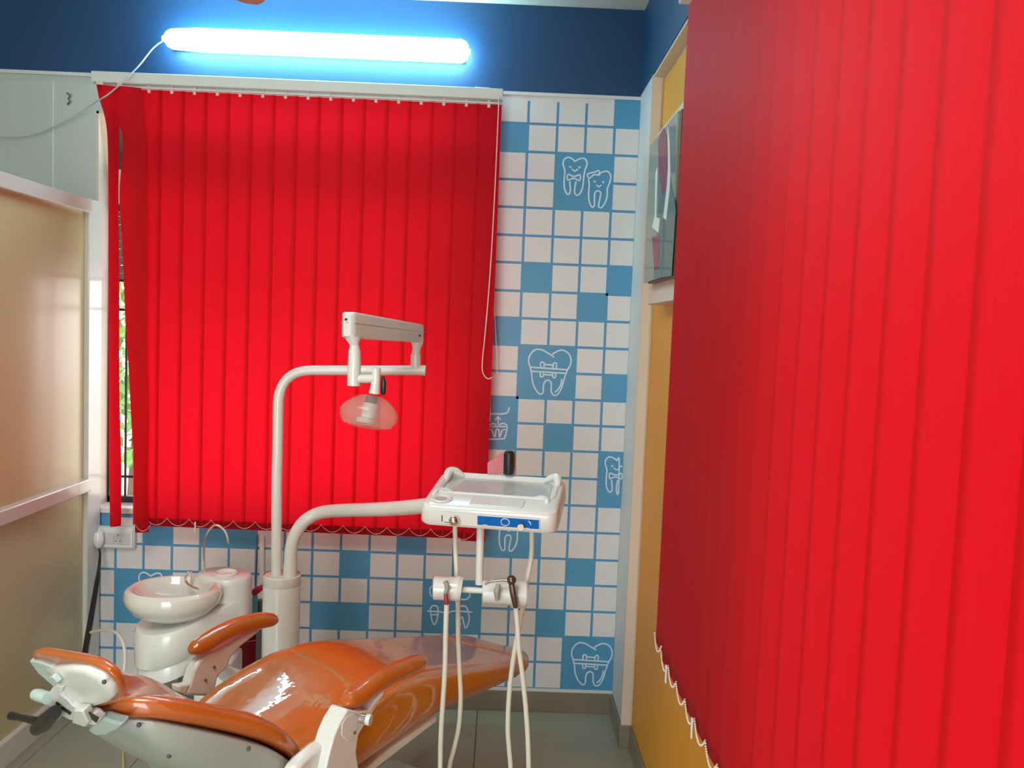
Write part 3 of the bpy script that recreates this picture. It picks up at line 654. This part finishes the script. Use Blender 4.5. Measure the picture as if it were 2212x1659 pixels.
# ================================================================== INSTRUMENT TRAY
tr = thing('instrument_tray', (0, 2.5, 1.0), 'white instrument tray on a bent arm with hoses hanging below it', 'tray')
path = [(627, 1250), (627, 1215), (630, 1180), (640, 1150), (660, 1124), (690, 1108), (730, 1103), (800, 1101), (860, 1098), (925, 1092)]
P = [atY(x, y, 2.76-.0021*max(0, x-700)) for x, y in path]
P, _ = cat(P, [1]*len(P), 4)
MB().tube(P, [.026]+[.023]*3+[.0215]*(len(P)-4), 18).build('arm', 'white_metal', tr)
FL = atY(905, 1140, 2.20); FR = atY(1204, 1151, 2.14); TILT = math.radians(10) 
ux = (FR-FL); ux.z = 0; TW = ux.length; ux.normalize(); uy = Vector((-ux.y, ux.x, 0)); TD = .27
TB = (FL.z+FR.z)/2-.002; TC = (FL+FR)/2
def tp(x, y, z): return Vector((TC.x, TC.y, TB))+ux*x+uy*(y*math.cos(TILT)-z*math.sin(TILT))+Vector((0, 0, z*math.cos(TILT)+y*math.sin(TILT)))
def rr_poly(x0, x1, y0, y1, r, n=5):
    pts = []
    for cx_, cy_, a0 in ((x1-r, y1-r, 0), (x0+r, y1-r, 90), (x0+r, y0+r, 180), (x1-r, y0+r, 270)):
        for k in range(n+1): a = math.radians(a0+90*k/n); pts.append((cx_+r*math.cos(a), cy_+r*math.sin(a)))
    return pts
hwT = TW/2
rings = []
for z, ins in ((0, .014), (.004, .004), (.012, 0), (.050, 0.002), (.058, .005), (.062, .012)):
    rings.append([tp(x, y, z) for x, y in rr_poly(-hwT+ins, hwT-ins, ins, TD-ins, .026)])
top = [(z, i) for z, i in ((.062, .03), (.052, .034))]
for z, i in top: rings.append([tp(x, y, z) for x, y in rr_poly(-hwT+i, hwT-i, .105 if i > .03 else .10, TD-i+.01, .02)])
body = MB().loft(rings).build('tray_body', 'white_plastic', tr, angle=40)
MB().prism([tp(x, y, .0525) for x, y in rr_poly(-hwT+.038, hwT-.038, .108, TD-.028, .016)], (0, 0, .002)).build('tray_sheet', 'tray_sheet', tr)
# raised rim and corner horns
rim = []
for x, y in rr_poly(-hwT+.022, hwT-.022, .10, TD-.015, .022): rim.append(tp(x, y, .060))
rim.append(rim[0]); MB().tube(rim, .006, 8).build('rim', 'white_plastic', tr)
for x, y in ((-hwT+.035, TD-.03), (hwT-.03, TD-.03), (-hwT+.03, .11), (hwT-.045, .10)):
    s = 1 if x > 0 else -1
    hh = .014 if y > .2 else .0
    MB().tube([tp(x-.035*s, y+.010, .056), tp(x-.014*s, y+.008, .060+hh*.7), tp(x+.002*s, y, .060+hh), tp(x+.008*s, y-.018, .060+hh*.6), tp(x+.008*s, y-.045, .054)], [k_*(1 if y > .2 else .75) for k_ in (.006, .011, .013, .012, .006)], 10, smooth=3).build('corner_horn', 'white_plastic', tr)
gp = tp(-hwT+.052, .045, .062)
RT = Matrix.Translation(gp) @ Matrix.Rotation(TILT, 4, 'X')
MB().lathe([(.016, 0), (.026, .0005), (.029, .003), (.026, .006), (.018, .005), (.016, .001), (.0005, .001)], 28, T=RT).build('cup_holder', 'white_plastic', tr)
MB().lathe([(.0005, .002), (.017, .002), (.017, .0025), (.0005, .0025)], 20, T=RT).build('cup_hollow', 'tray_sheet', tr)
MB().prism([tp(x, y, .0622) for x, y in rr_poly(-.055, .09, .022, .082, .008)], (0, 0, .002)).build('slot_lid', 'white_plastic', tr, .0008)
# front label
def front(x, z, d=0): return tp(x*.93, -.0008-d, z*.84)
def fpanel(name, m, x0, x1, z0, z1, d=.001):
    x0, x1 = x0*.93, x1*.93; z0 *= .84; z1 *= .84
    return MB().prism([tp(x0, -.0008, z0), tp(x1, -.0008, z0), tp(x1, -.0008, z1), tp(x0, -.0008, z1)], tuple(uy*-d)).build(name, m, tr, smooth=False)
fpanel('front_panel', 'white_plastic', -hwT+.05, .150, .015, .056, .001)
st = fpanel('blue_strip', 'lblue', -.028, .148, .020, .050, .002)
b = MB(); ring = [front(.052+.012*math.cos(a/16*2*math.pi), .036+.012*math.sin(a/16*2*math.pi), .003) for a in range(17)]
b.tube(ring, .0013, 6); b.tube([front(.118, .046, .003), front(.124, .040, .003), front(.126, .032, .003)], [.0015, .0022, .0008], 6)
b.tube([front(-.012, .0215, .003), front(-.006, .023, .003), front(.002, .0215, .003)], .0009, 5); b.tube([front(.105, .0215, .003), front(.120, .0215, .003)], .0009, 5)
b.build('printed_mark', 'print_white', st)
MB().tube([front(-hwT+.055, .043, .0015), front(-hwT+.055, .022, .0015)], .0015, 6).build('printed_line', 'dark_metal', tr)
MB().tube([front(-hwT+.062, .021, .0015), front(-hwT+.10, .018, .0015)], .0012, 6).build('printed_line', 'dark_metal', tr)
k0 = front(-.094, .031, .0)
MB().ball(k0+uy*-.012, .014, 18, 12).build('knob', 'chrome', tr)
k1 = front(.100, .026, 0); MB().tube([k1, k1-uy*.012, k1-uy*.03+Vector((0, 0, .003))], [.006, .007, .0085], 12).build('lever_knob', 'beigeknob', tr)
# black handle and pink plate behind
a = atY(1099, 1024, 2.40); q = atY(1100, 974, 2.40)
MB().tube([a, a.lerp(q, .1), q.lerp(a, .1), q], [.015, .0165, .0165, .011], 18).build('viewer_grip', 'black', tr)
MB().tube([a+Vector((.017, .0, 0)), q+Vector((.016, .0, -.01))], .004, 8).build('grip_trim', 'chrome', tr)
MB().tube([a+Vector((-.017, .0, 0)), q+Vector((-.016, .0, -.01))], .003, 8).build('grip_trim', 'chrome', tr)
MB().prism([atY(1053, 1024, 2.405), atY(1086, 1024, 2.405), atY(1086, 977, 2.405), atY(1053, 1000, 2.405)], (0, .004, 0)).build('pink_plate', 'pink_gloss', tr)  # thin flat pink piece beside the grip
# under the tray
HY = 2.22
MB().tube([atY(1038, 1140, HY), atY(1035, 1262, HY)], .0105, 14).build('drop_pipe', 'white_metal', tr)
MB().tube([atY(990, 1273, HY), atY(1045, 1276, HY)], .0085, 12).build('cross_bar', 'white_metal', tr)
lh = MB().tube([atY(936, 1270, HY), atY(938, 1270, HY), atY(962, 1271, HY), atY(985, 1272, HY), atY(990, 1272, HY), atY(997, 1273, HY)], [.027, .032, .0315, .033, .0355, .033], 24).build('holder', 'white_plastic', tr)
rh = MB().tube([atY(1042, 1278, HY-.01), atY(1044, 1278, HY-.01), atY(1080, 1280, HY-.01), atY(1118, 1282, HY-.01), atY(1136, 1283, HY-.01), atY(1140, 1283, HY-.01)], [.027, .031, .032, .033, .034, .030], 24).build('holder', 'white_plastic', tr)
q = HY-.045
MB().tube([atY(962, 1256, q), atY(966, 1268, q), atY(961, 1284, q)], [.007, .007, .005], 10, smooth=3).build('slot', 'shade_grey', lh)
MB().tube([atY(962, 1280, q), atY(964, 1296, q-.004), atY(965, 1310, q-.004)], [.005, .006, .005], 10).build('nozzle', 'darkred', lh)
MB().tube([atY(1048, 1262, q-.01), atY(1060, 1256, q-.012), atY(1085, 1253, q-.012), atY(1100, 1254, q-.012)], [.003, .004, .004, .006], 8).build('syringe_tip', 'chrome', rh)
MB().ball(atY(1105, 1253, q-.012), .013, 14, 9).build('syringe_head', 'dark_metal', rh)
MB().tube([atY(1104, 1256, q-.012), atY(1108, 1280, q-.014), atY(1112, 1300, q-.014), atY(1114, 1312, q-.012)], [.007, .009, .008, .006], 10, smooth=3).build('syringe_body', 'dark_metal', rh)
MB().tube([atY(1077, 1262, q-.008), atY(1073, 1278, q-.012), atY(1074, 1296, q-.008)], [.006, .009, .006], 10).build('slot', 'shade_grey', rh)
def hose(pts, y, r=.0068):
    P = [atY(a, c, y) for a, c in pts]; last = P[-1]
    P += [Vector((last.x+(P[-1].x-P[-2].x)*.6, last.y, last.z-.12)), Vector((last.x+(P[-1].x-P[-2].x)*.5, last.y+.04, last.z-.25)), Vector((last.x, last.y+.15, last.z-.34)), Vector((-.35, 2.66, .10))]
    return MB().tube(P, r, 10, smooth=5).build('hose', 'hose', tr)
hose([(983, 1134), (984, 1190), (987, 1245), (989, 1300), (990, 1380), (993, 1450), (995, 1510), (991, 1570), (980, 1620), (971, 1659)], HY+.045, .0065)
hose([(965, 1306), (963, 1360), (961, 1450), (955, 1540), (952, 1600), (951, 1659)], HY-.05)
hose([(1148, 1136), (1149, 1180), (1146, 1215), (1140, 1245), (1132, 1300), (1120, 1360), (1108, 1430), (1100, 1500), (1097, 1570), (1100, 1620), (1103, 1659)], HY+.03)
hose([(1114, 1308), (1118, 1350), (1121, 1400), (1129, 1460), (1136, 1530), (1140, 1590), (1142, 1659)], HY-.05)
# ================================================================== DENTAL CHAIR
Cx, Cy = -.48, 2.12; U = Vector((.49, .87, 0)).normalized(); N = Vector((U.y, -U.x, 0))     # N = towards the camera side
def CP(t, v, z): return Vector((Cx, Cy, 0))+U*t+N*v+Vector((0, 0, z))
def onv(px, py, v):
    r = ray(px, py); o = Vector((Cx, Cy, 0))+N*v; k = o.dot(N)/Vector((r.x, r.y, 0)).dot(N); p = r*k+Vector((0, 0, H)); return p
ch = thing('dental_chair', (Cx, Cy, 0), 'reclined orange vinyl dental chair covered with clear plastic', 'dental chair', rz=math.atan2(U.y, U.x))
def cushion_ring(o, ax, an, hw, te, tc, bt, n=32):
    """o origin, ax width axis, an normal; te edge height, tc centre height, bt bottom (along an)"""
    pts = []
    for k in range(n):
        a = 2*math.pi*k/n; cs, sn = math.cos(a), math.sin(a)
        x = hw*math.copysign(abs(cs)**.55, cs)
        mid = (te+bt)/2; hh = (te-bt)/2
        y = mid+hh*math.copysign(abs(sn)**.6, sn)
        if sn > 0:
            f = abs(x)/hw; dip = (te-tc)*max(0, 1-(f/.78)**2.2)*min(1, sn*2)
            y -= dip
        pts.append(o+ax*x+an*y)
    return pts
Z = Vector((0, 0, 1))
sec = [(-.27, .12, .54, .49, .465), (-.25, .18, .575, .505, .460), (-.20, .225, .61, .52, .465), (-.10, .245, .635, .54, .475), (.0, .25, .650, .555, .480), (.10, .25, .660, .585, .480), (.20, .246, .655, .605, .478), (.30, .240, .632, .600, .470), (.42, .234, .596, .574, .455), (.55, .228, .556, .543, .435), (.70, .218, .515, .503, .408), (.84, .206, .478, .468, .385), (.868, .200, .468, .458, .380)]
rings = [cushion_ring(Vector((Cx, Cy, 0))+U*t, N, Z, hw, te, tc, bt) for t, hw, te, tc, bt in sec]
seat = MB().loft(rings).build('seat', 'orange', ch, sub=1)
sec = [(.869, .199, .467, .457, .380), (.873, .200, .467, .457, .379), (.93, .19, .453, .443, .372), (.98, .165, .440, .430, .370), (1.01, .13, .430, .422, .372), (1.025, .09, .42, .415, .376)]
rings = [cushion_ring(Vector((Cx, Cy, 0))+U*t, N, Z, hw, te, tc, bt) for t, hw, te, tc, bt in sec]
MB().loft(rings).build('foot_cushion', 'orange', ch, sub=1)
# backrest: top and bottom of the near bolster, bottom end first
BT = [(652, 1632), (646, 1604), (627, 1576), (597, 1553), (557, 1536), (500, 1525), (405, 1504), (329, 1496), (275, 1498), (235, 1512)]
BB = [(640, 1658), (628, 1648), (612, 1636), (588, 1620), (557, 1607), (490, 1589), (380, 1567), (320, 1556), (272, 1554), (240, 1553)]
HW = [.20, .215, .225, .225, .21, .19, .15, .12, .085, .055]
rings = []; base = []
for i in range(len(BT)):
    v = HW[i]-.02; a = onv(*BT[i], v)-N*v; c = onv(*BB[i], v)-N*v; nn = (a-c); th = nn.length; nn.normalize()
    if th < .045: c = a-nn*.045; th = .045
    base.append((a, c, nn, HW[i]))
    rings.append(cushion_ring(c, N, nn, HW[i], th, th-.026, 0))
MB().loft(rings).build('backrest', 'orange_back', ch, sub=1)
rings = []
TH = [.11, .13, .14, .14, .135, .115, .07, .04, .022, .012]
for (a, c, nn, hw0), th in zip(base, TH):
    hw = hw0-.004; pts = []
    for k in range(24):
        an = 2*math.pi*k/24; cs, sn = math.cos(an), math.sin(an)
        x = hw*math.copysign(abs(cs)**.5, cs)
        y = -th*abs(sn)**.5 if sn < 0 else .012*sn
        pts.append(c+N*x+nn*(y-.004))
    rings.append(pts)
sh = MB().loft(rings).build('back_shell', 'shade_grey', ch, sub=1)
for px, py in ((300, 1566), (365, 1633), (537, 1617)):
    MB().ball(onv(px, py, {300: .10, 365: .13, 537: .212}[px]), .005, 8, 5).build('screw', 'darkgrey', sh)
# headrest: cushion facing the sitter, white plate on its back towards the camera
TH_ = math.radians(62)
nb = (-U*math.sin(TH_) - Z*math.cos(TH_)).normalized()
P0 = onv(190, 1475, .03)
def onp(px, py, off=0):
    r_ = ray(px, py); o_ = P0 + nb*off - Vector((0, 0, H)); k_ = o_.dot(nb)/r_.dot(nb); return r_*k_ + Vector((0, 0, H))
def slab(pts, offs, name, m, parent, sub=0):
    base_ = [onp(x, y) for x, y in pts]; cn = sum(base_, Vector())/len(base_)
    rg = [[cn+(p-cn)*sc+nb*of for p in base_] for of, sc in offs]
    return MB().loft(rg).build(name, m, parent, sub=sub, angle=60)
HP = [(60, 1405), (85, 1406), (115, 1413), (150, 1418), (200, 1427), (240, 1446), (263, 1476), (269, 1501), (254, 1517), (218, 1526), (182, 1529), (150, 1512), (120, 1478), (88, 1440)]
hd = slab(HP, [(-.002, .90), (.005, .955), (.001, .995), (-.008, .99), (-.016, .94), (-.022, .82), (-.026, .5)], 'headrest', 'orange_back', ch, 1)
SP = [(108, 1437), (135, 1433), (165, 1431), (198, 1435), (230, 1450), (252, 1474), (257, 1494), (246, 1507), (220, 1515), (186, 1519), (160, 1499), (132, 1466)]
hs = slab(SP, [(.016, .75), (.014, .93), (.006, 1.0), (-.004, .98)], 'headrest_shell', 'white_plastic', hd)
MB().ball(onp(225, 1473, .016), .0045, 8, 5).build('screw', 'darkgrey', hd)
def vprism(name, m, pts, v, th, parent=ch, bevel=.003):
    return MB().prism([onv(x, y, v) for x, y in pts], tuple(N*-th)).build(name, m, parent, bevel, smooth=True)
def pprism(name, m, pts, off, th, parent=ch, bevel=.003):
    return MB().prism([onp(x, y, off) for x, y in pts], tuple(nb*-th)).build(name, m, parent, bevel, smooth=True)
M['pale'] = mat('pale_blue_white_plastic', (.50, .64, .62, 1), .3, coat=.3)
pprism('headrest_back', 'pale', [(62, 1428), (82, 1430), (110, 1440), (140, 1474), (172, 1512), (190, 1526), (160, 1522), (118, 1486), (82, 1455)], .008, .02)
pprism('headrest_bracket', 'white_plastic', [(118, 1478), (134, 1486), (130, 1500), (146, 1512), (156, 1524), (176, 1536), (200, 1544), (214, 1556), (208, 1568), (188, 1566), (150, 1556), (118, 1538), (98, 1518), (102, 1500)], .026, .018)
pprism('bracket_slot', 'black', [(122, 1516), (129, 1522), (126, 1526), (119, 1520)], .0275, .002, bevel=0)
pprism('bracket_slot', 'black', [(134, 1526), (154, 1540), (151, 1545), (131, 1531)], .0275, .002, bevel=0)
pprism('bracket_slot', 'black', [(186, 1536), (213, 1552), (208, 1562), (182, 1542)], .0275, .002, bevel=0)
pprism('bracket_clamp', 'white_plastic', [(158, 1535), (178, 1536), (190, 1562), (184, 1572), (154, 1562)], .036, .02)
MB().tube([onp(76, 1500, .03), onp(84, 1502, .03), onp(104, 1508, .03)], [.011, .0125, .0125], 14).build('headrest_knob', 'pale', ch)
pprism('headrest_peg', 'pale', [(102, 1466), (112, 1461), (126, 1476), (114, 1484)], .028, .012)
pprism('neck_bracket', 'pale', [(210, 1552), (222, 1552), (244, 1560), (264, 1565), (252, 1578), (230, 1590), (208, 1591), (188, 1578)], .016, .022, bevel=.005)
MB().tube([onp(24, 1546, .05), onp(44, 1550, .05), onp(82, 1558, .05)], [.0085, .0065, .0085], 12).build('lever', 'black', ch)
MB().tube([onp(80, 1574, .05), onp(95, 1562, .05), onp(118, 1538, .045)], [.014, .0175, .013], 12).build('lever_hub', 'black', ch)
# arm pads
def pad(pts, v, name='armrest_pad'):
    P = [onv(x, y, v) for x, y in pts]
    return MB().tube(P, [.010, .020, .0255, .0255, .0255, .0255, .021, .010], 18, el=.95, smooth=4).build(name, 'orange_arm', ch)
pad([(745, 1514), (752, 1514), (772, 1505), (808, 1477), (850, 1453), (888, 1437), (908, 1430), (917, 1429)], .26)
pad([(412, 1400), (420, 1400), (440, 1391), (475, 1370), (515, 1352), (560, 1341), (585, 1339), (596, 1340)], -.26)
# arm brackets
nb = [(752, 1532), (775, 1537), (798, 1534), (812, 1512), (832, 1492), (828, 1502), (806, 1540), (792, 1560), (775, 1588), (770, 1625), (776, 1662), (790, 1720), (700, 1720), (703, 1665), (712, 1625), (722, 1590), (735, 1560)]
o = vprism('armrest_bracket', 'white_plastic', nb, .285, .05, bevel=.012)
vprism('bracket_cover', 'white_plastic', [(748, 1548), (764, 1540), (776, 1546), (772, 1575), (765, 1598), (750, 1602), (738, 1590), (738, 1565)], .2865, .006, bevel=.003)
MB().tube([onv(780, 1552, .30), onv(792, 1554, .315)], .011, 16).build('lock_screw', 'chrome', ch)
MB().tube([onv(792, 1554, .315), onv(801, 1556, .325)], .0125, 16).build('lock_knob', 'white_plastic', ch)
MB().ball(onv(766, 1583, .287), .004, 8, 5).build('screw', 'darkgrey', ch)
fb = [(452, 1412), (470, 1408), (505, 1388), (540, 1368), (572, 1356), (548, 1376), (520, 1398), (500, 1420), (492, 1442), (472, 1462), (462, 1506), (400, 1502), (410, 1480), (418, 1450), (432, 1425)]
vprism('armrest_bracket', 'white_plastic', fb, -.25, .035, bevel=.008)
vprism('armrest_bracket', 'white_plastic', [(400, 1500), (388, 1496), (386, 1482), (412, 1478)], -.25, .03, bevel=.004)
for x, y in ((463, 1441), (444, 1469)): MB().ball(onv(x, y, -.249), .0042, 8, 5).build('screw', 'darkgrey', ch)
# metal frame under the seat
a = [onv(945, 1549, .24), onv(940, 1556, .24), onv(905, 1580, .24), onv(850, 1620, .24), onv(795, 1662, .24)]
MB().prism([onv(944, 1546, .235), onv(944, 1560, .235), onv(868, 1617, .235), onv(800, 1670, .235), onv(780, 1670, .235), onv(850, 1612, .235)], tuple(N*-.03)).build('side_rail', 'white_metal', ch, .004)
MB().prism([onv(944, 1546, -.2), onv(944, 1560, -.2), onv(868, 1617, -.2), onv(850, 1612, -.2)], tuple(N*-.03)).build('side_rail', 'white_metal', ch, .004)
rings = [cushion_ring(CP(t, 0, 0), N, Z, hw, te, te-.005, bt) for t, hw, te, bt in ((-.24, .15, .48, .40), (-.2, .22, .49, .37), (-.05, .22, .495, .37), (.04, .20, .495, .40), (.10, .15, .49, .44))]
MB().loft(rings).build('seat_base', 'white_plastic', ch, sub=1)
vprism('hip_cover', 'white_plastic', [(636, 1664), (655, 1642), (690, 1612), (722, 1596), (735, 1610), (728, 1700), (630, 1720)], .262, .035, bevel=.01)
MB().box(-.13, .13, -.11, .11, .05, .40, T=Matrix.Translation((Cx, Cy, 0)) @ Matrix.Rotation(math.atan2(U.y, U.x), 4, 'Z')).build('pedestal', 'white_plastic', ch, .02)
g = atZ(955, 1662, .045)
MB().prism([CP(t, v, 0) for t, v in ((-.36, -.2), (-.36, .2), (.50, .24), (.70, .24), (.72, .22), (.72, -.22), (.70, -.24), (.5, -.24))], (0, 0, .045)).build('base_plate', 'pale', ch, .01)
# ================================================================== SMALL THINGS BEHIND
rb = thing('red_bin', (-.92, 3.08, 0), 'dark red plastic bin on the floor behind the spittoon and column', 'bin')
p0 = atY(528, 1425, 3.05)
MB().lathe([(.001, 0), (.075, 0), (.092, .39), (.098, .395), (.098, .41), (.088, .41), (.07, .02), (.001, .02)], 32, T=Matrix.Translation((p0.x, 3.05, 0))).build('bin_body', 'darkred', rb)
q = atY(556, 1266, 2.9); 
tb_ = thing('wash_bottle', atY(550, 1338, 2.93), 'small teal and clear bottle with a red cap between spittoon and column', 'bottle')
MB().lathe([(.001, 0), (.010, 0), (.010, .085), (.006, .092), (.001, .092)], 14, T=Matrix.Translation(atY(550, 1338, 2.93))).build('bottle_body', 'teal', tb_)
p = atY(550, 1280, 2.93)
MB().tube([p+Vector((-.006, 0, -.004)), p+Vector((.01, 0, .010)), p+Vector((.028, 0, .022))], [.012, .013, .008], 10).build('cap', 'darkred', tb_)
MB().box(p.x+.004, p.x+.020, 2.941, 2.97, 0, atY(541, 1300, 2.93).z).build('stand_strip', 'darkgrey', tb_, .002)
pipe = MB()
pipe.tube([atY(566, 1160, 3.345), atY(566, 1260, 3.345)], .010, 10)
tag(pipe.build('white_conduit', 'white_plastic'), 'white conduit on the wallpaper just left of the lamp pole', 'pipe')
tag(MB().tube([atY(556, 1155, 3.345), atY(554, 1215, 3.345), atY(551, 1262, 3.345)], .0022, 6).build('thin_wire', 'darkgrey'), 'thin dark wire beside the white conduit', 'wire')

P = [atZ(267, 1612, .006), atZ(266, 1640, .006), atZ(268, 1700, .006)]
tag(MB().tube(P, .005, 8, smooth=3).build('floor_cable', 'yellow_cable'), 'thin yellowish cable on the floor below the chair headrest', 'cable')
